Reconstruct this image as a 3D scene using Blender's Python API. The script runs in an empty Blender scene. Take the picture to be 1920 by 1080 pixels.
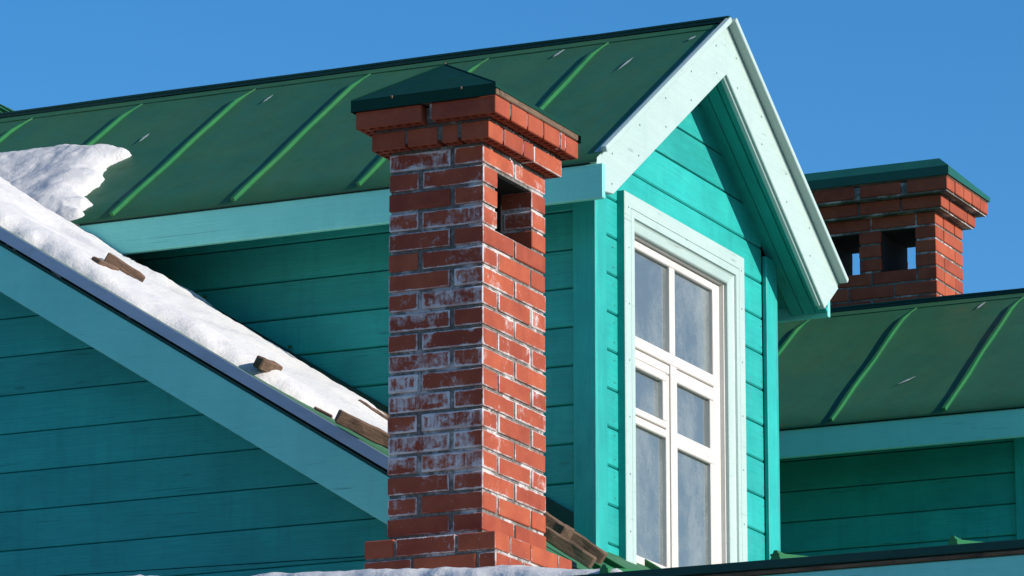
import bpy, bmesh, math, random
from mathutils import Vector, Matrix, noise
random.seed(7)
R = math.radians
S = bpy.context.scene
COL = S.collection

# ------------------------------------------------------------------ camera
TH, PI_, F = R(25.06), R(13.52), 8976.0
cam_d = bpy.data.cameras.new('camera'); cam = bpy.data.objects.new('camera', cam_d); COL.objects.link(cam)
fw = Vector((math.cos(TH)*math.cos(PI_), math.sin(TH)*math.cos(PI_), math.sin(PI_)))
rt = Vector((math.sin(TH), -math.cos(TH), 0)); up = rt.cross(fw)
cam.matrix_world = Matrix(((rt.x, up.x, -fw.x, 0), (rt.y, up.y, -fw.y, 0), (rt.z, up.z, -fw.z, 1.6), (0, 0, 0, 1)))
cam_d.sensor_width = 36; cam_d.lens = F/1920*36; cam_d.clip_end = 5000; cam_d.clip_start = .1
S.camera = cam
# ------------------------------------------------------------------ light
SUN_EL, SUN_AZ = 21.0, 1.0        # azimuth measured from -Y towards +X
sd = Vector((math.sin(R(SUN_AZ))*math.cos(R(SUN_EL)), -math.cos(R(SUN_AZ))*math.cos(R(SUN_EL)), math.sin(R(SUN_EL))))
W = bpy.data.worlds.new('World'); S.world = W; W.use_nodes = True
nt = W.node_tree; nt.nodes.clear()
sky = nt.nodes.new('ShaderNodeTexSky'); sky.sky_type = 'NISHITA'; sky.sun_disc = False
sky.sun_elevation = R(SUN_EL); sky.sun_rotation = math.atan2(sd.x, sd.y)
sky.altitude = 600; sky.air_density = 1.0; sky.dust_density = 0.2; sky.ozone_density = 4.0
hs = nt.nodes.new('ShaderNodeHueSaturation'); hs.inputs['Saturation'].default_value = 1.26; hs.inputs['Value'].default_value = 1.0
bg = nt.nodes.new('ShaderNodeBackground'); bg.inputs[1].default_value = 0.135
wo = nt.nodes.new('ShaderNodeOutputWorld')
nt.links.new(sky.outputs[0], hs.inputs['Color']); nt.links.new(hs.outputs[0], bg.inputs[0]); nt.links.new(bg.outputs[0], wo.inputs[0])
sun_d = bpy.data.lights.new('sun', 'SUN'); sun_d.energy = 5.0; sun_d.angle = R(.5); sun_d.color = (1, .93, .84)
sun = bpy.data.objects.new('sun', sun_d); COL.objects.link(sun); sun.rotation_euler = sd.to_track_quat('Z', 'Y').to_euler()
sun.location = (10, -10, 20)
S.view_settings.view_transform = 'Standard'; S.view_settings.look = 'None'
S.view_settings.exposure = .28; S.view_settings.gamma = 1; S.view_settings.use_curve_mapping = False

# ------------------------------------------------------------------ materials
def newmat(name):
    m = bpy.data.materials.new(name); m.use_nodes = True
    n = m.node_tree; n.nodes.clear()
    o = n.nodes.new('ShaderNodeOutputMaterial'); b = n.nodes.new('ShaderNodeBsdfPrincipled')
    n.links.new(b.outputs[0], o.inputs[0])
    return m, n, b
class G:
    """tiny node graph helper"""
    def __init__(s, n): s.n = n
    def node(s, t, **k):
        x = s.n.nodes.new(t)
        for a, v in k.items(): setattr(x, a, v)
        return x
    def l(s, a, b): s.n.links.new(a, b)
    def val(s, sock, v):
        if hasattr(v, 'node'): s.l(v, sock)
        else: sock.default_value = v
    def math(s, op, a, b=0.0, c=None, clamp=False):
        x = s.node('ShaderNodeMath', operation=op); x.use_clamp = clamp
        s.val(x.inputs[0], a); s.val(x.inputs[1], b)
        if c is not None: s.val(x.inputs[2], c)
        return x.outputs[0]
    def mix(s, f, a, b, mode='MIX'):
        x = s.node('ShaderNodeMix', data_type='RGBA', blend_type=mode)
        s.val(x.inputs[0], f); s.val(x.inputs[6], a); s.val(x.inputs[7], b)
        return x.outputs[2]
    def ramp(s, v, pts):
        x = s.node('ShaderNodeValToRGB'); s.l(v, x.inputs[0]); e = x.color_ramp.elements
        while len(e) < len(pts): e.new(.5)
        for i, (p, c) in enumerate(pts):
            e[i].position = p; e[i].color = c if len(c) == 4 else (*c, 1)
        return x.outputs[0]
    def mr(s, v, a, b, c=0., d=1.):
        x = s.node('ShaderNodeMapRange'); s.val(x.inputs[0], v)
        for i, q in enumerate((a, b, c, d)): s.val(x.inputs[i+1], q)
        return x.outputs[0]
    def noise(s, vec, scale, detail=4, rough=.55, dist=0):
        x = s.node('ShaderNodeTexNoise'); s.l(vec, x.inputs['Vector']); x.inputs['Scale'].default_value = scale
        x.inputs['Detail'].default_value = detail; x.inputs['Roughness'].default_value = rough; x.inputs['Distortion'].default_value = dist
        return x.outputs['Fac']
    def vec(s, scale=(1, 1, 1), rnd=True, kind='Object'):
        tc = s.node('ShaderNodeTexCoord'); src = tc.outputs[kind]
        if rnd:
            oi = s.node('ShaderNodeObjectInfo'); ad = s.node('ShaderNodeVectorMath', operation='ADD')
            s.l(src, ad.inputs[0]); sc = s.math('MULTIPLY', oi.outputs['Random'], 37.0); s.l(sc, ad.inputs[1]); src = ad.outputs[0]
        mp = s.node('ShaderNodeMapping'); s.l(src, mp.inputs[0]); mp.inputs['Scale'].default_value = scale
        return mp.outputs[0]
    def rand(s):
        return s.node('ShaderNodeObjectInfo').outputs['Random']
    def bump(s, h, strength=.3, dist=.01, nrm=None):
        x = s.node('ShaderNodeBump'); x.inputs['Strength'].default_value = strength; x.inputs['Distance'].default_value = dist
        s.l(h, x.inputs['Height'])
        if nrm is not None: s.l(nrm, x.inputs['Normal'])
        return x.outputs[0]

def painted_wood(name, col, dark, grain=.35, rough=.5, wear=0.0, wearcol=(.35, .3, .25), var=.12):
    """old oil paint on sawn boards, grain along the board's local X"""
    m, n, b = newmat(name); g = G(n)
    gv = g.vec((1.6, 60, 60)); fine = g.noise(gv, 3, 5, .65, .4)
    wide = g.noise(g.vec((.8, 6, 6)), 2.2, 4, .6, .8)
    patch = g.noise(g.vec((1, 1, 1)), 3.0, 5, .6)
    c = g.mix(g.mr(patch, .3, .7), dark, col)
    c = g.mix(g.mr(fine, .35, .62, .45*grain*2, 0), c, tuple(x*.55 for x in dark[:3])+(1,))
    br = g.math('MULTIPLY_ADD', g.rand(), var, 1-var*.6)
    c2 = g.node('ShaderNodeHueSaturation'); g.l(c, c2.inputs['Color']); g.l(br, c2.inputs['Value']); c = c2.outputs[0]
    # knots and small checks
    vo = g.node('ShaderNodeTexVoronoi'); g.l(g.vec((1.1, 5, 5)), vo.inputs['Vector']); vo.inputs['Scale'].default_value = 1.6
    kn = g.math('MULTIPLY', g.mr(vo.outputs['Distance'], .035, .07, 1, 0), .5)
    c = g.mix(kn, c, tuple(x*.45 for x in dark[:3])+(1,))
    ck = g.math('MULTIPLY', g.mr(g.noise(g.vec((2.2, 70, 70)), 1.3, 3, .5, 1.0), .69, .74, 0, 1), .5)
    c = g.mix(ck, c, tuple(x*.3 for x in dark[:3])+(1,))
    gp_ = g.node('ShaderNodeNewGeometry'); mp_ = g.node('ShaderNodeMapping'); g.l(gp_.outputs['Position'], mp_.inputs[0]); mp_.inputs['Scale'].default_value = (9, 9, .9)
    dr = g.math('MULTIPLY', g.mr(g.noise(mp_.outputs[0], 1.6, 5, .65, .3), .52, .70), .30 if var > .1 else .12); c = g.mix(dr, c, tuple(x*.62 for x in dark[:3])+(1,))
    if wear:
        wm = g.math('MULTIPLY', g.mr(g.noise(g.vec((1.5, 18, 18)), 4, 6, .7), .66, .72), wear)
        c = g.mix(wm, c, (*wearcol, 1))
    g.l(c, b.inputs['Base Color'])
    g.l(g.mr(wide, .2, .8, rough-.1, rough+.12), b.inputs['Roughness'])
    b.inputs['Specular IOR Level'].default_value = .35
    h = g.math('ADD', g.math('MULTIPLY', fine, .5), g.math('MULTIPLY', wide, .8)); h = g.math('SUBTRACT', h, g.math('MULTIPLY', ck, .8))
    g.l(g.bump(h, .55, .004), b.inputs['Normal'])
    return m
M = {}
M['wall'] = painted_wood('turquoise_siding_paint', (.020, .42, .37, 1), (.011, .31, .28, 1), .35, .5, .5, (.02, .24, .21), .2)
M['mint'] = painted_wood('mint_trim_paint', (.42, .53, .49, 1), (.38, .49, .455, 1), .16, .45, .55, (.30, .34, .29), .06)
M['fascia'] = painted_wood('shade_tinted_trim_paint', (.24, .74, .63, 1), (.19, .65, .56, 1), .12, .42, .25, (.12, .3, .2), .08)  # copy of the trim paint with the cyan cast of shade in its colour
M['white'] = painted_wood('white_window_paint', (.63, .60, .565, 1), (.56, .52, .475, 1), .15, .45, .5, (.40, .30, .2), .05)

def metal(name, a, bcol, rough=.5, streak=.5, spec=.22):
    m, n, b = newmat(name); g = G(n)
    v = g.vec((1, 1, 1)); st = g.noise(g.vec((.8, 12, 12)), 2.5, 4, .6, .3)
    p = g.noise(v, 1.7, 6, .62, .6); p2 = g.noise(v, 9, 5, .65)
    c = g.mix(g.mr(p, .32, .68), a, bcol)
    c = g.mix(g.math('MULTIPLY', g.mr(st, .45, .75), streak), c, (.055, .085, .03, 1))
    c = g.mix(g.math('MULTIPLY', g.mr(p2, .55, .72), .35), c, tuple(x*.6 for x in a[:3])+(1,))
    rust = g.mr(g.noise(v, 16, 4, .7), .76, .80); c = g.mix(g.math('MULTIPLY', rust, .7), c, (.22, .1, .05, 1))
    g.l(c, b.inputs['Base Color'])
    g.l(g.mr(p2, .3, .7, rough-.08, rough+.12), b.inputs['Roughness']); b.inputs['Specular IOR Level'].default_value = spec
    h = g.math('ADD', g.noise(g.vec((1, 1, 1)), 2.6, 2, .5), g.math('MULTIPLY', p2, .12))
    g.l(g.bump(h, .5, .02), b.inputs['Normal'])
    return m
M['roof'] = metal('dark_green_roof_paint', (.024, .112, .058, 1), (.038, .125, .055, 1), .5, .3)
M['seam'] = metal('bright_green_seam_paint', (.012, .115, .042, 1), (.024, .155, .048, 1), .5, .35)
M['cap'] = metal('dark_bottle_green_cap_paint', (.003, .034, .022, 1), (.004, .044, .029, 1), .6, .05, .1)
M['flash'] = metal('deep_green_flashing_paint', (.006, .045, .038, 1), (.008, .06, .05, 1), .5, .2)
M['edge'] = metal('galvanised_edge', (.42, .47, .55, 1), (.34, .40, .50, 1), .38, .12)

def brick_mat(name, salt):
    m, n, b = newmat(name); g = G(n)
    tc = g.node('ShaderNodeTexCoord'); P = tc.outputs['Object']
    at = g.node('ShaderNodeAttribute'); at.attribute_type = 'OBJECT'; at.attribute_name = 'half'
    ab = g.node('ShaderNodeVectorMath', operation='ABSOLUTE'); g.l(P, ab.inputs[0])
    su = g.node('ShaderNodeVectorMath', operation='SUBTRACT'); g.l(at.outputs['Vector'], su.inputs[0]); g.l(ab.outputs[0], su.inputs[1])
    sx = g.node('ShaderNodeSeparateXYZ'); g.l(su.outputs[0], sx.inputs[0]); a, c_, d = sx.outputs
    med = g.math('MAXIMUM', g.math('MINIMUM', a, c_), g.math('MINIMUM', g.math('MAXIMUM', a, c_), d))   # distance to nearest arris on a face
    sa = g.node('ShaderNodeAttribute'); sa.attribute_type = 'OBJECT'; sa.attribute_name = 'salt'
    ns = g.node('ShaderNodeSeparateXYZ'); g.l(tc.outputs['Normal'], ns.inputs[0])
    xf = g.math('ABSOLUTE', ns.outputs[0])
    gp_ = g.node('ShaderNodeNewGeometry'); cw = g.noise(gp_.outputs['Position'], 5.5, 4, .6, .5); cw2 = g.noise(gp_.outputs['Position'], 26, 5, .7, 1.0)
    am0 = g.math('MULTIPLY', sa.outputs['Fac'], g.mr(cw, .36, .62, .45, 1.55))
    amt = g.math('MULTIPLY', am0, g.math('MULTIPLY_ADD', xf, .48, .58))
    v = g.vec((1, 1, 1)); n1 = g.noise(v, 38, 6, .72, .6); n2 = g.noise(v, 9, 4, .6, .4); n3 = g.noise(g.vec((60, 60, 8)), 1.4, 4, .6)
    tone = g.mix(g.mr(n2, .3, .7), (.275, .054, .028, 1), (.375, .086, .041, 1))
    r = g.node('ShaderNodeHueSaturation'); g.l(tone, r.inputs['Color']); g.l(g.math('MULTIPLY_ADD', g.rand(), .30, .80), r.inputs['Value'])
    g.l(g.math('MULTIPLY_ADD', g.rand(), .004, .498), r.inputs['Hue'])
    c = r.outputs[0]
    c = g.mix(g.math('MULTIPLY', g.mr(n1, .55, .75), .45), c, (.22, .05, .03, 1))
    # efflorescence: crust along arrises, streaks and clouds
    w = g.math('MULTIPLY_ADD', n1, .022, -.003)
    w = g.math('MULTIPLY', w, g.math('MULTIPLY_ADD', amt, 1.1, .12))
    edge = g.math('MULTIPLY', g.mr(g.math('SUBTRACT', w, med), -.0006, .0022), g.mr(n2, .34, .54, .25, 1))
    cl = g.mr(g.math('ADD', g.math('MULTIPLY_ADD', n1, .55, g.math('MULTIPLY', n2, .6)), g.math('MULTIPLY', amt, .33)), .80, .98)
    cl = g.math('MULTIPLY', cl, g.mr(g.math('ADD', g.math('MULTIPLY', n3, .5), g.math('MULTIPLY', cw2, .5)), .42, .56))
    sm = g.math('MULTIPLY', g.math('MAXIMUM', g.math('MULTIPLY', edge, g.mr(amt, .02, .25)), g.math('MULTIPLY', cl, .9)), salt)
    speck = g.math('MULTIPLY', g.mr(g.noise(v, 95, 2, .5), .70, .74), g.math('MULTIPLY', amt, .8))
    sm = g.math('MAXIMUM', sm, speck)
    c = g.mix(sm, c, (.60, .56, .56, 1))
    g.l(c, b.inputs['Base Color']); b.inputs['Roughness'].default_value = .85; b.inputs['Specular IOR Level'].default_value = .25
    h = g.math('ADD', g.math('MULTIPLY', n1, .6), g.math('MULTIPLY', sm, .5))
    g.l(g.bump(h, .6, .004), b.inputs['Normal'])
    return m
M['brick'] = brick_mat('red_clay_brick', 1.0)
m, n, b = newmat('grey_mortar'); g = G(n); v = g.vec((1, 1, 1), False); n1 = g.noise(v, 45, 6, .7); n2 = g.noise(v, 7, 4, .6)
c = g.mix(g.mr(n1, .3, .7), (.06, .055, .05, 1), (.22, .205, .18, 1)); c = g.mix(g.math('MULTIPLY', g.mr(g.math('MULTIPLY', g.mr(g.noise(v, 5.5, 4, .6, .5), .36, .6), g.noise(v, 26, 5, .7, 1.0)), .30, .5), .8), c, (.55, .52, .51, 1))
g.l(c, b.inputs['Base Color']); b.inputs['Roughness'].default_value = .95; g.l(g.bump(n1, .9, .006), b.inputs['Normal']); M['mortar'] = m
m, n, b = newmat('soot'); b.inputs['Base Color'].default_value = (.02, .017, .015, 1); b.inputs['Roughness'].default_value = 1; M['soot'] = m
m, n, b = newmat('packed_snow'); g = G(n); v = g.vec((1, 1, 1), False); n1 = g.noise(v, 14, 6, .6); n2 = g.noise(v, 90, 3, .6); n3 = g.noise(v, 4, 4, .6)
c = g.mix(g.mr(n3, .3, .7), (.54, .53, .52, 1), (.595, .575, .555, 1)); c = g.mix(g.math('MULTIPLY', g.mr(g.math('MULTIPLY_ADD', g.noise(v, 3, 2), .25, g.noise(v, 55, 4, .75)), .78, .86), .6), c, (.30, .22, .16, 1))
g.l(c, b.inputs['Base Color']); b.inputs['Roughness'].default_value = .6; b.inputs['Specular IOR Level'].default_value = .3
b.inputs['Subsurface Weight'].default_value = .25; b.inputs['Subsurface Radius'].default_value = (.03, .04, .05); b.inputs['Subsurface Scale'].default_value = .5
g.l(g.bump(g.math('ADD', n1, g.math('MULTIPLY', n2, .18)), .5, .02), b.inputs['Normal']); M['snow'] = m
def raw_wood(name, a, d):
    m, n, b = newmat(name); g = G(n); f = g.noise(g.vec((3, 70, 70)), 3, 5, .7, .5); w = g.noise(g.vec((1, 1, 1)), 12, 5, .7)
    c = g.mix(g.mr(f, .35, .65), d, a); c = g.mix(g.math('MULTIPLY', g.mr(w, .5, .7), .7), c, tuple(x*.35 for x in d[:3])+(1,))
    g.l(c, b.inputs['Base Color']); b.inputs['Roughness'].default_value = .85; g.l(g.bump(g.math('ADD', f, w), .8, .005), b.inputs['Normal']); return m
M['timber'] = raw_wood('weathered_timber', (.20, .115, .068, 1), (.075, .042, .026, 1))
M['tanwood'] = raw_wood('dry_board', (.20, .12, .07, 1), (.08, .05, .03, 1))
m, n, b = newmat('frosted_old_glass'); g = G(n)
v = g.vec((1, 1, 1)); n1 = g.noise(g.vec((1.1, 1, 1.0)), 2.6, 5, .62, .2); n2 = g.noise(v, 40, 4, .7)
fr = g.math('MULTIPLY', g.mr(g.math('MULTIPLY_ADD', n2, .22, n1), .52, .86), .50)
gl = g.node('ShaderNodeBsdfGlossy'); gl.inputs['Roughness'].default_value = .06; gl.inputs['Color'].default_value = (.60, .64, .62, 1)
tr = g.node('ShaderNodeBsdfTransparent'); tr.inputs[0].default_value = (.78, .84, .86, 1)
g.l(g.bump(g.noise(v, 3, 2), .25, .01), gl.inputs['Normal'])
mx = g.node('ShaderNodeMixShader'); lw = g.node('ShaderNodeLayerWeight'); lw.inputs[0].default_value = .5
g.l(g.mr(lw.outputs['Fresnel'], 0, .5, .18, .75), mx.inputs[0]); g.l(tr.outputs[0], mx.inputs[1]); g.l(gl.outputs[0], mx.inputs[2])
b.inputs['Base Color'].default_value = (.28, .31, .305, 1); b.inputs['Roughness'].default_value = .45
mx2 = g.node('ShaderNodeMixShader'); g.l(g.math('ADD', fr, .26), mx2.inputs[0]); g.l(mx.outputs[0], mx2.inputs[1]); g.l(b.outputs[0], mx2.inputs[2])
g.l(mx2.outputs[0], [x for x in n.nodes if x.type == 'OUTPUT_MATERIAL'][0].inputs[0]); M['glass'] = m
m, n, b = newmat('room_plaster'); b.inputs['Base Color'].default_value = (.16, .18, .19, 1); b.inputs['Roughness'].default_value = .9; M['room'] = m
m, n, b = newmat('pale_curtain'); b.inputs['Base Color'].default_value = (.5, .5, .47, 1); b.inputs['Roughness'].default_value = .95; M['curtain'] = m
m, n, b = newmat('scraped_paint'); b.inputs['Base Color'].default_value = (.38, .42, .38, 1); b.inputs['Roughness'].default_value = .8; M['scrape'] = m

# ------------------------------------------------------------------ object helpers
WM = {}
def link(name, me, parent=None, mat=None, M4=None):
    o = bpy.data.objects.new(name, me); COL.objects.link(o)
    M4 = M4 or Matrix.Identity(4)
    if parent is not None:
        o.parent = parent; o.matrix_parent_inverse = WM[parent.name].inverted()
    o.matrix_basis = M4; WM[o.name] = M4.copy()
    if mat is not None and me is not None and not me.materials: me.materials.append(mat)
    return o
def thing(name, label, cat, loc, group=None):
    o = link(name, None, None, None, Matrix.Translation(loc)); o.empty_display_size = .3
    o['label'] = label; o['category'] = cat
    if group: o['group'] = group
    return o
def mesh(name, vs, fs, smooth=False):
    me = bpy.data.meshes.new(name); me.from_pydata([tuple(v) for v in vs], [], fs); me.update()
    if smooth: me.polygons.foreach_set('use_smooth', [True]*len(me.polygons))
    return me
def basis(o, u, v, n):
    u, v, n, o = Vector(u), Vector(v), Vector(n), Vector(o)
    return Matrix(((u.x, v.x, n.x, o.x), (u.y, v.y, n.y, o.y), (u.z, v.z, n.z, o.z), (0, 0, 0, 1)))
def clip(poly, a, b, c):
    """keep a*u+b*v<=c"""
    out = []
    for i in range(len(poly)):
        p, q = poly[i], poly[(i+1) % len(poly)]
        dp, dq = a*p[0]+b*p[1]-c, a*q[0]+b*q[1]-c
        if dp <= 0: out.append(p)
        if (dp < 0 < dq) or (dq < 0 < dp):
            t = dp/(dp-dq); out.append((p[0]+(q[0]-p[0])*t, p[1]+(q[1]-p[1])*t))
    res = []
    for p in out:
        if not res or math.hypot(p[0]-res[-1][0], p[1]-res[-1][1]) > 1e-4: res.append(p)
    if len(res) > 1 and math.hypot(res[0][0]-res[-1][0], res[0][1]-res[-1][1]) < 1e-4: res.pop()
    return res
def prism(name, poly, t, parent, mat, org, u, v, ch=.003):
    """polygon (counter-clockwise in u,v) of thickness t along n=u x v, arrises chamfered"""
    n = Vector(u).cross(Vector(v)).normalized()
    area = sum(poly[i][0]*poly[(i+1) % len(poly)][1]-poly[(i+1) % len(poly)][0]*poly[i][1] for i in range(len(poly)))
    if area < 0: poly = poly[::-1]
    cx = sum(p[0] for p in poly)/len(poly); cy = sum(p[1] for p in poly)/len(poly)
    P = [Vector((p[0]-cx, p[1]-cy)) for p in poly]; k = len(P)
    ins = []
    for i in range(k):
        a, b_, c = P[i-1], P[i], P[(i+1) % k]
        e1 = (b_-a).normalized(); e2 = (c-b_).normalized()
        n1 = Vector((-e1.y, e1.x)); n2 = Vector((-e2.y, e2.x)); d = 1+n1.dot(n2)
        ins.append(b_+(n1+n2)*(ch/max(d, .35)))
    vs = [(p.x, p.y, 0) for p in P]+[(p.x, p.y, t-ch) for p in P]+[(p.x, p.y, t) for p in ins]
    fs = [tuple(range(k))[::-1], tuple(range(2*k, 3*k))]
    for r_ in (0, 1):
        for i in range(k): fs.append((r_*k+i, r_*k+(i+1) % k, (r_+1)*k+(i+1) % k, (r_+1)*k+i))
    O = Vector(org)+Vector(u)*cx+Vector(v)*cy
    return link(name, mesh(name, vs, fs), parent, mat, basis(O, u, v, n))
def box(name, lo, hi, parent, mat, ch=.003, long='x'):
    """bevelled box given by world corners; local X runs along `long`"""
    lo, hi = Vector(lo), Vector(hi); d = hi-lo; c = (lo+hi)/2
    ax = {'x': ((1, 0, 0), (0, 1, 0), (0, 0, 1), d.x, d.y, d.z), 'y': ((0, 1, 0), (0, 0, 1), (1, 0, 0), d.y, d.z, d.x), 'z': ((0, 0, 1), (1, 0, 0), (0, 1, 0), d.z, d.x, d.y)}[long]
    return link(name, boxmesh(name, ax[3], ax[4], ax[5], ch), parent, mat, basis(c, ax[0], ax[1], ax[2]))
def boxmesh(name, a, b_, c, ch=.003, seg=1):
    bm = bmesh.new(); bmesh.ops.create_cube(bm, size=1); bmesh.ops.scale(bm, vec=(a, b_, c), verts=bm.verts)
    if ch: bmesh.ops.bevel(bm, geom=bm.edges[:], offset=ch, segments=seg, affect='EDGES')
    me = bpy.data.meshes.new(name); bm.to_mesh(me); bm.free(); return me
def beam(name, p, q, w, h, parent, mat, upv=(0, 0, 1), ch=.004):
    p, q = Vector(p), Vector(q); u = (q-p).normalized(); s = Vector(upv).cross(u).normalized(); n = u.cross(s)
    return link(name, boxmesh(name, (q-p).length, w, h, ch), parent, mat, basis((p+q)/2, u, s, n))
def sheet(name, P, nu, nv, parent, mat, amp=.002, lip=None):
    """slightly buckled metal panel: P(s,t)->world, built in a frame whose X runs up the slope (s)"""
    o = P(.5, .5); u = (P(1, .5)-P(0, .5)).normalized(); v = (P(.5, 1)-P(.5, 0)).normalized(); n = u.cross(v).normalized(); v = n.cross(u)
    B = basis(o, u, v, n); Bi = B.inverted(); vs = []; fs = []
    for j in range(nv+1):
        for i in range(nu+1):
            s, t = i/nu, j/nv; p = Bi @ P(s, t)
            e = math.sin(math.pi*s)**.5*math.sin(math.pi*t)
            p.z += amp*e*(1.2+2*noise.noise(Vector((s*3+o.y*3.1, t*2+o.x, 0)))); vs.append(p)
    for j in range(nv):
        for i in range(nu):
            a = j*(nu+1)+i; fs.append((a, a+1, a+nu+2, a+nu+1))
    k = len(vs)     # sheet thickness and turned-down eave edge (s=0)
    for j in range(nv+1): vs.append(vs[j*(nu+1)]+(Bi.to_3x3() @ Vector((0, 0, -.018))))
    for j in range(nv): fs.append((k+j, j*(nu+1), (j+1)*(nu+1), k+j+1))
    return link(name, mesh(name, vs, fs, True), parent, mat, B)
def seam(name, p0, p1, n, parent, mat, w=.022, h=.03, tail=.14, shift=0.0):
    """standing seam from eave p0 to ridge p1; the last stretch is folded down"""
    p0, p1, n = Vector(p0), Vector(p1), Vector(n).normalized(); u = (p1-p0).normalized(); s = n.cross(u); L = (p1-p0).length
    prof = [(-.75, -.04), (-.5, .06), (-.46, .97), (-.38, 1.0), (.40, .98), (.5, .90), (.5, .62), (.28, .58), (.32, .08), (.8, -.04)]
    N = 14; vs = []; fs = []; ph = random.random()*9
    for i in range(N+1):
        t = i/N; tt = max(0, (t-(1-tail))/tail) if tail else 0
        hh = h*(1-.80*min(1, tt*1.6)); ww = w*(1+.12*math.sin(ph+t*21)-.6*min(1, tt*1.5)); off = shift*tt*tt+.0025*math.sin(ph+t*13)
        hh *= 1+.05*math.sin(ph*2+t*17)+.05*noise.noise(Vector((t*40, ph, 0)))
        for a, c in prof: vs.append(Vector((t*L-L/2, a*ww+off, c*hh)))
    k = len(prof)
    for i in range(N):
        for j in range(k-1): fs.append((i*k+j, (i+1)*k+j, (i+1)*k+j+1, i*k+j+1)[::-1])
    fs.append(tuple(range(k))[::-1]); fs.append(tuple(range(N*k, N*k+k)))
    o = link(name, mesh(name, vs, fs), parent, mat, basis((p0+p1)/2, u, s, n)); return o

# ------------------------------------------------------------------ ground
gv = []; gf = []
NN = 24
for j in range(NN+1):
    for i in range(NN+1):
        f = lambda q: (q/NN-.5)*2
        x = math.copysign(abs(f(i))**3, f(i))*3000+15; y = math.copysign(abs(f(j))**3, f(j))*3000+5
        gv.append((x, y, -.02+(.15*noise.noise(Vector((x*.05, y*.05, 3))) if abs(x) < 400 else 0)-.1))
for j in range(NN):
    for i in range(NN): a = j*(NN+1)+i; gf.append((a, a+1, a+NN+2, a+NN+1))
m, n, b = newmat('bounce_tuned_yard'); g = G(n); v = g.vec((1, 1, 1), False); n1 = g.noise(v, .15, 8, .65)
g.l(g.mix(g.mr(n1, .50, .56), (.06, .05, .035, 1), (.6, .6, .6, 1)), b.inputs['Base Color']); b.inputs['Roughness'].default_value = 1  # unseen ground, darkened and patched to set the bounce light
gr = link('ground', mesh('ground', gv, gf, True), None, m); gr['kind'] = 'structure'; gr['label'] = 'unseen yard around the house, its dark and snowy patches set for bounce light'

# ------------------------------------------------------------------ shared dimensions
XR, XG = 16.40, 16.80               # rake edge, gable wall face
TA = .6252; A = math.atan(TA)       # main roof slope
ZR = lambda y: 5.262+TA*(y-8.110)   # main roof surface
YE = 7.56                           # main roof eave
YRIDGE = 16.0
DX, DY = Vector((1, 0, 0)), Vector((0, 1, 0))
US = Vector((0, math.cos(A), math.sin(A)))       # up the main slope
NS = Vector((0, -math.sin(A), math.cos(A)))

# ------------------------------------------------------------------ main house
house = thing('wooden_house', 'turquoise plank house whose gable wall and snowy roof fill the left behind the front chimney', 'house', (16.8, 8, 0))
# body below and behind the boards
bx = box('wall', (XG+.022, 7.95, -.1), (27.5, 24, 5.1), house, M['wall'], 0, 'y')
gp = [(-24, 5.1), (-7.95, 5.1), (-7.95, ZR(7.95)-.2), (-YRIDGE, ZR(YRIDGE)-.2), (-24, ZR(YRIDGE)-.2-(24-YRIDGE)*TA)]
prism('gable_backing', [(-p[0]*-1, p[1]) for p in gp], .05, house, M['wall'], (XG+.072, 0, 0), (0, -1, 0), (0, 0, 1), 0)
k = 0; z = 6.165+.165*22
while z > 4.2:
    poly = [(-15.9, z-.165+.0015), (-7.95, z-.165+.0015), (-7.95, z-.0015), (-15.9, z-.0015)]      # u=-y
    # below the rake soffit: v <= ZR(y)-.17  with y=-u
    poly = clip(poly, TA, 1, 5.262-TA*8.110-.15)
    if len(poly) >= 3: prism('siding_board', poly, .022, house, M['wall'], (XG+.022, 0, 0), (0, -1, 0), (0, 0, 1), .003)
    z -= .165
# rake soffit boards
for k in range(3):
    x0 = XR+.035+k*.122
    p0 = Vector((x0+.06, YE, ZR(YE)-.165)); p1 = Vector((x0+.06, YRIDGE, ZR(YRIDGE)-.165))
    beam('soffit_board', p0, p1, .118, .018, house, M['wall'], NS, .003)
# rake board, its thin top lath, and the metal edge above
def slope_poly(y0, y1, top, bot, cut=.06): return [(-y1, ZR(y1)+bot), (-y0-cut, ZR(y0+cut)+bot), (-y0, ZR(y0)+top), (-y1, ZR(y1)+top)]
prism('rake_board', slope_poly(YE, 16.2, -.068, -.262), .032, house, M['fascia'], (XR+.040, 0, 0), (0, -1, 0), (0, 0, 1), .003)
prism('rake_lath', slope_poly(YE, 16.2, -.054, -.0655, 0), .036, house, M['flash'], (XR+.040, 0, 0), (0, -1, 0), (0, 0, 1), .001)
prism('drip_edge', slope_poly(YE, 16.2, .010, -.044, 0), .004, house, M['edge'], (XR+.002, 0, 0), (0, -1, 0), (0, 0, 1), .001)
prism('edge_fold', slope_poly(YE, 16.2, .012, .004, 0), .020, house, M['roof'], (XR+.024, 0, 0), (0, -1, 0), (0, 0, 1), .001)
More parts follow.
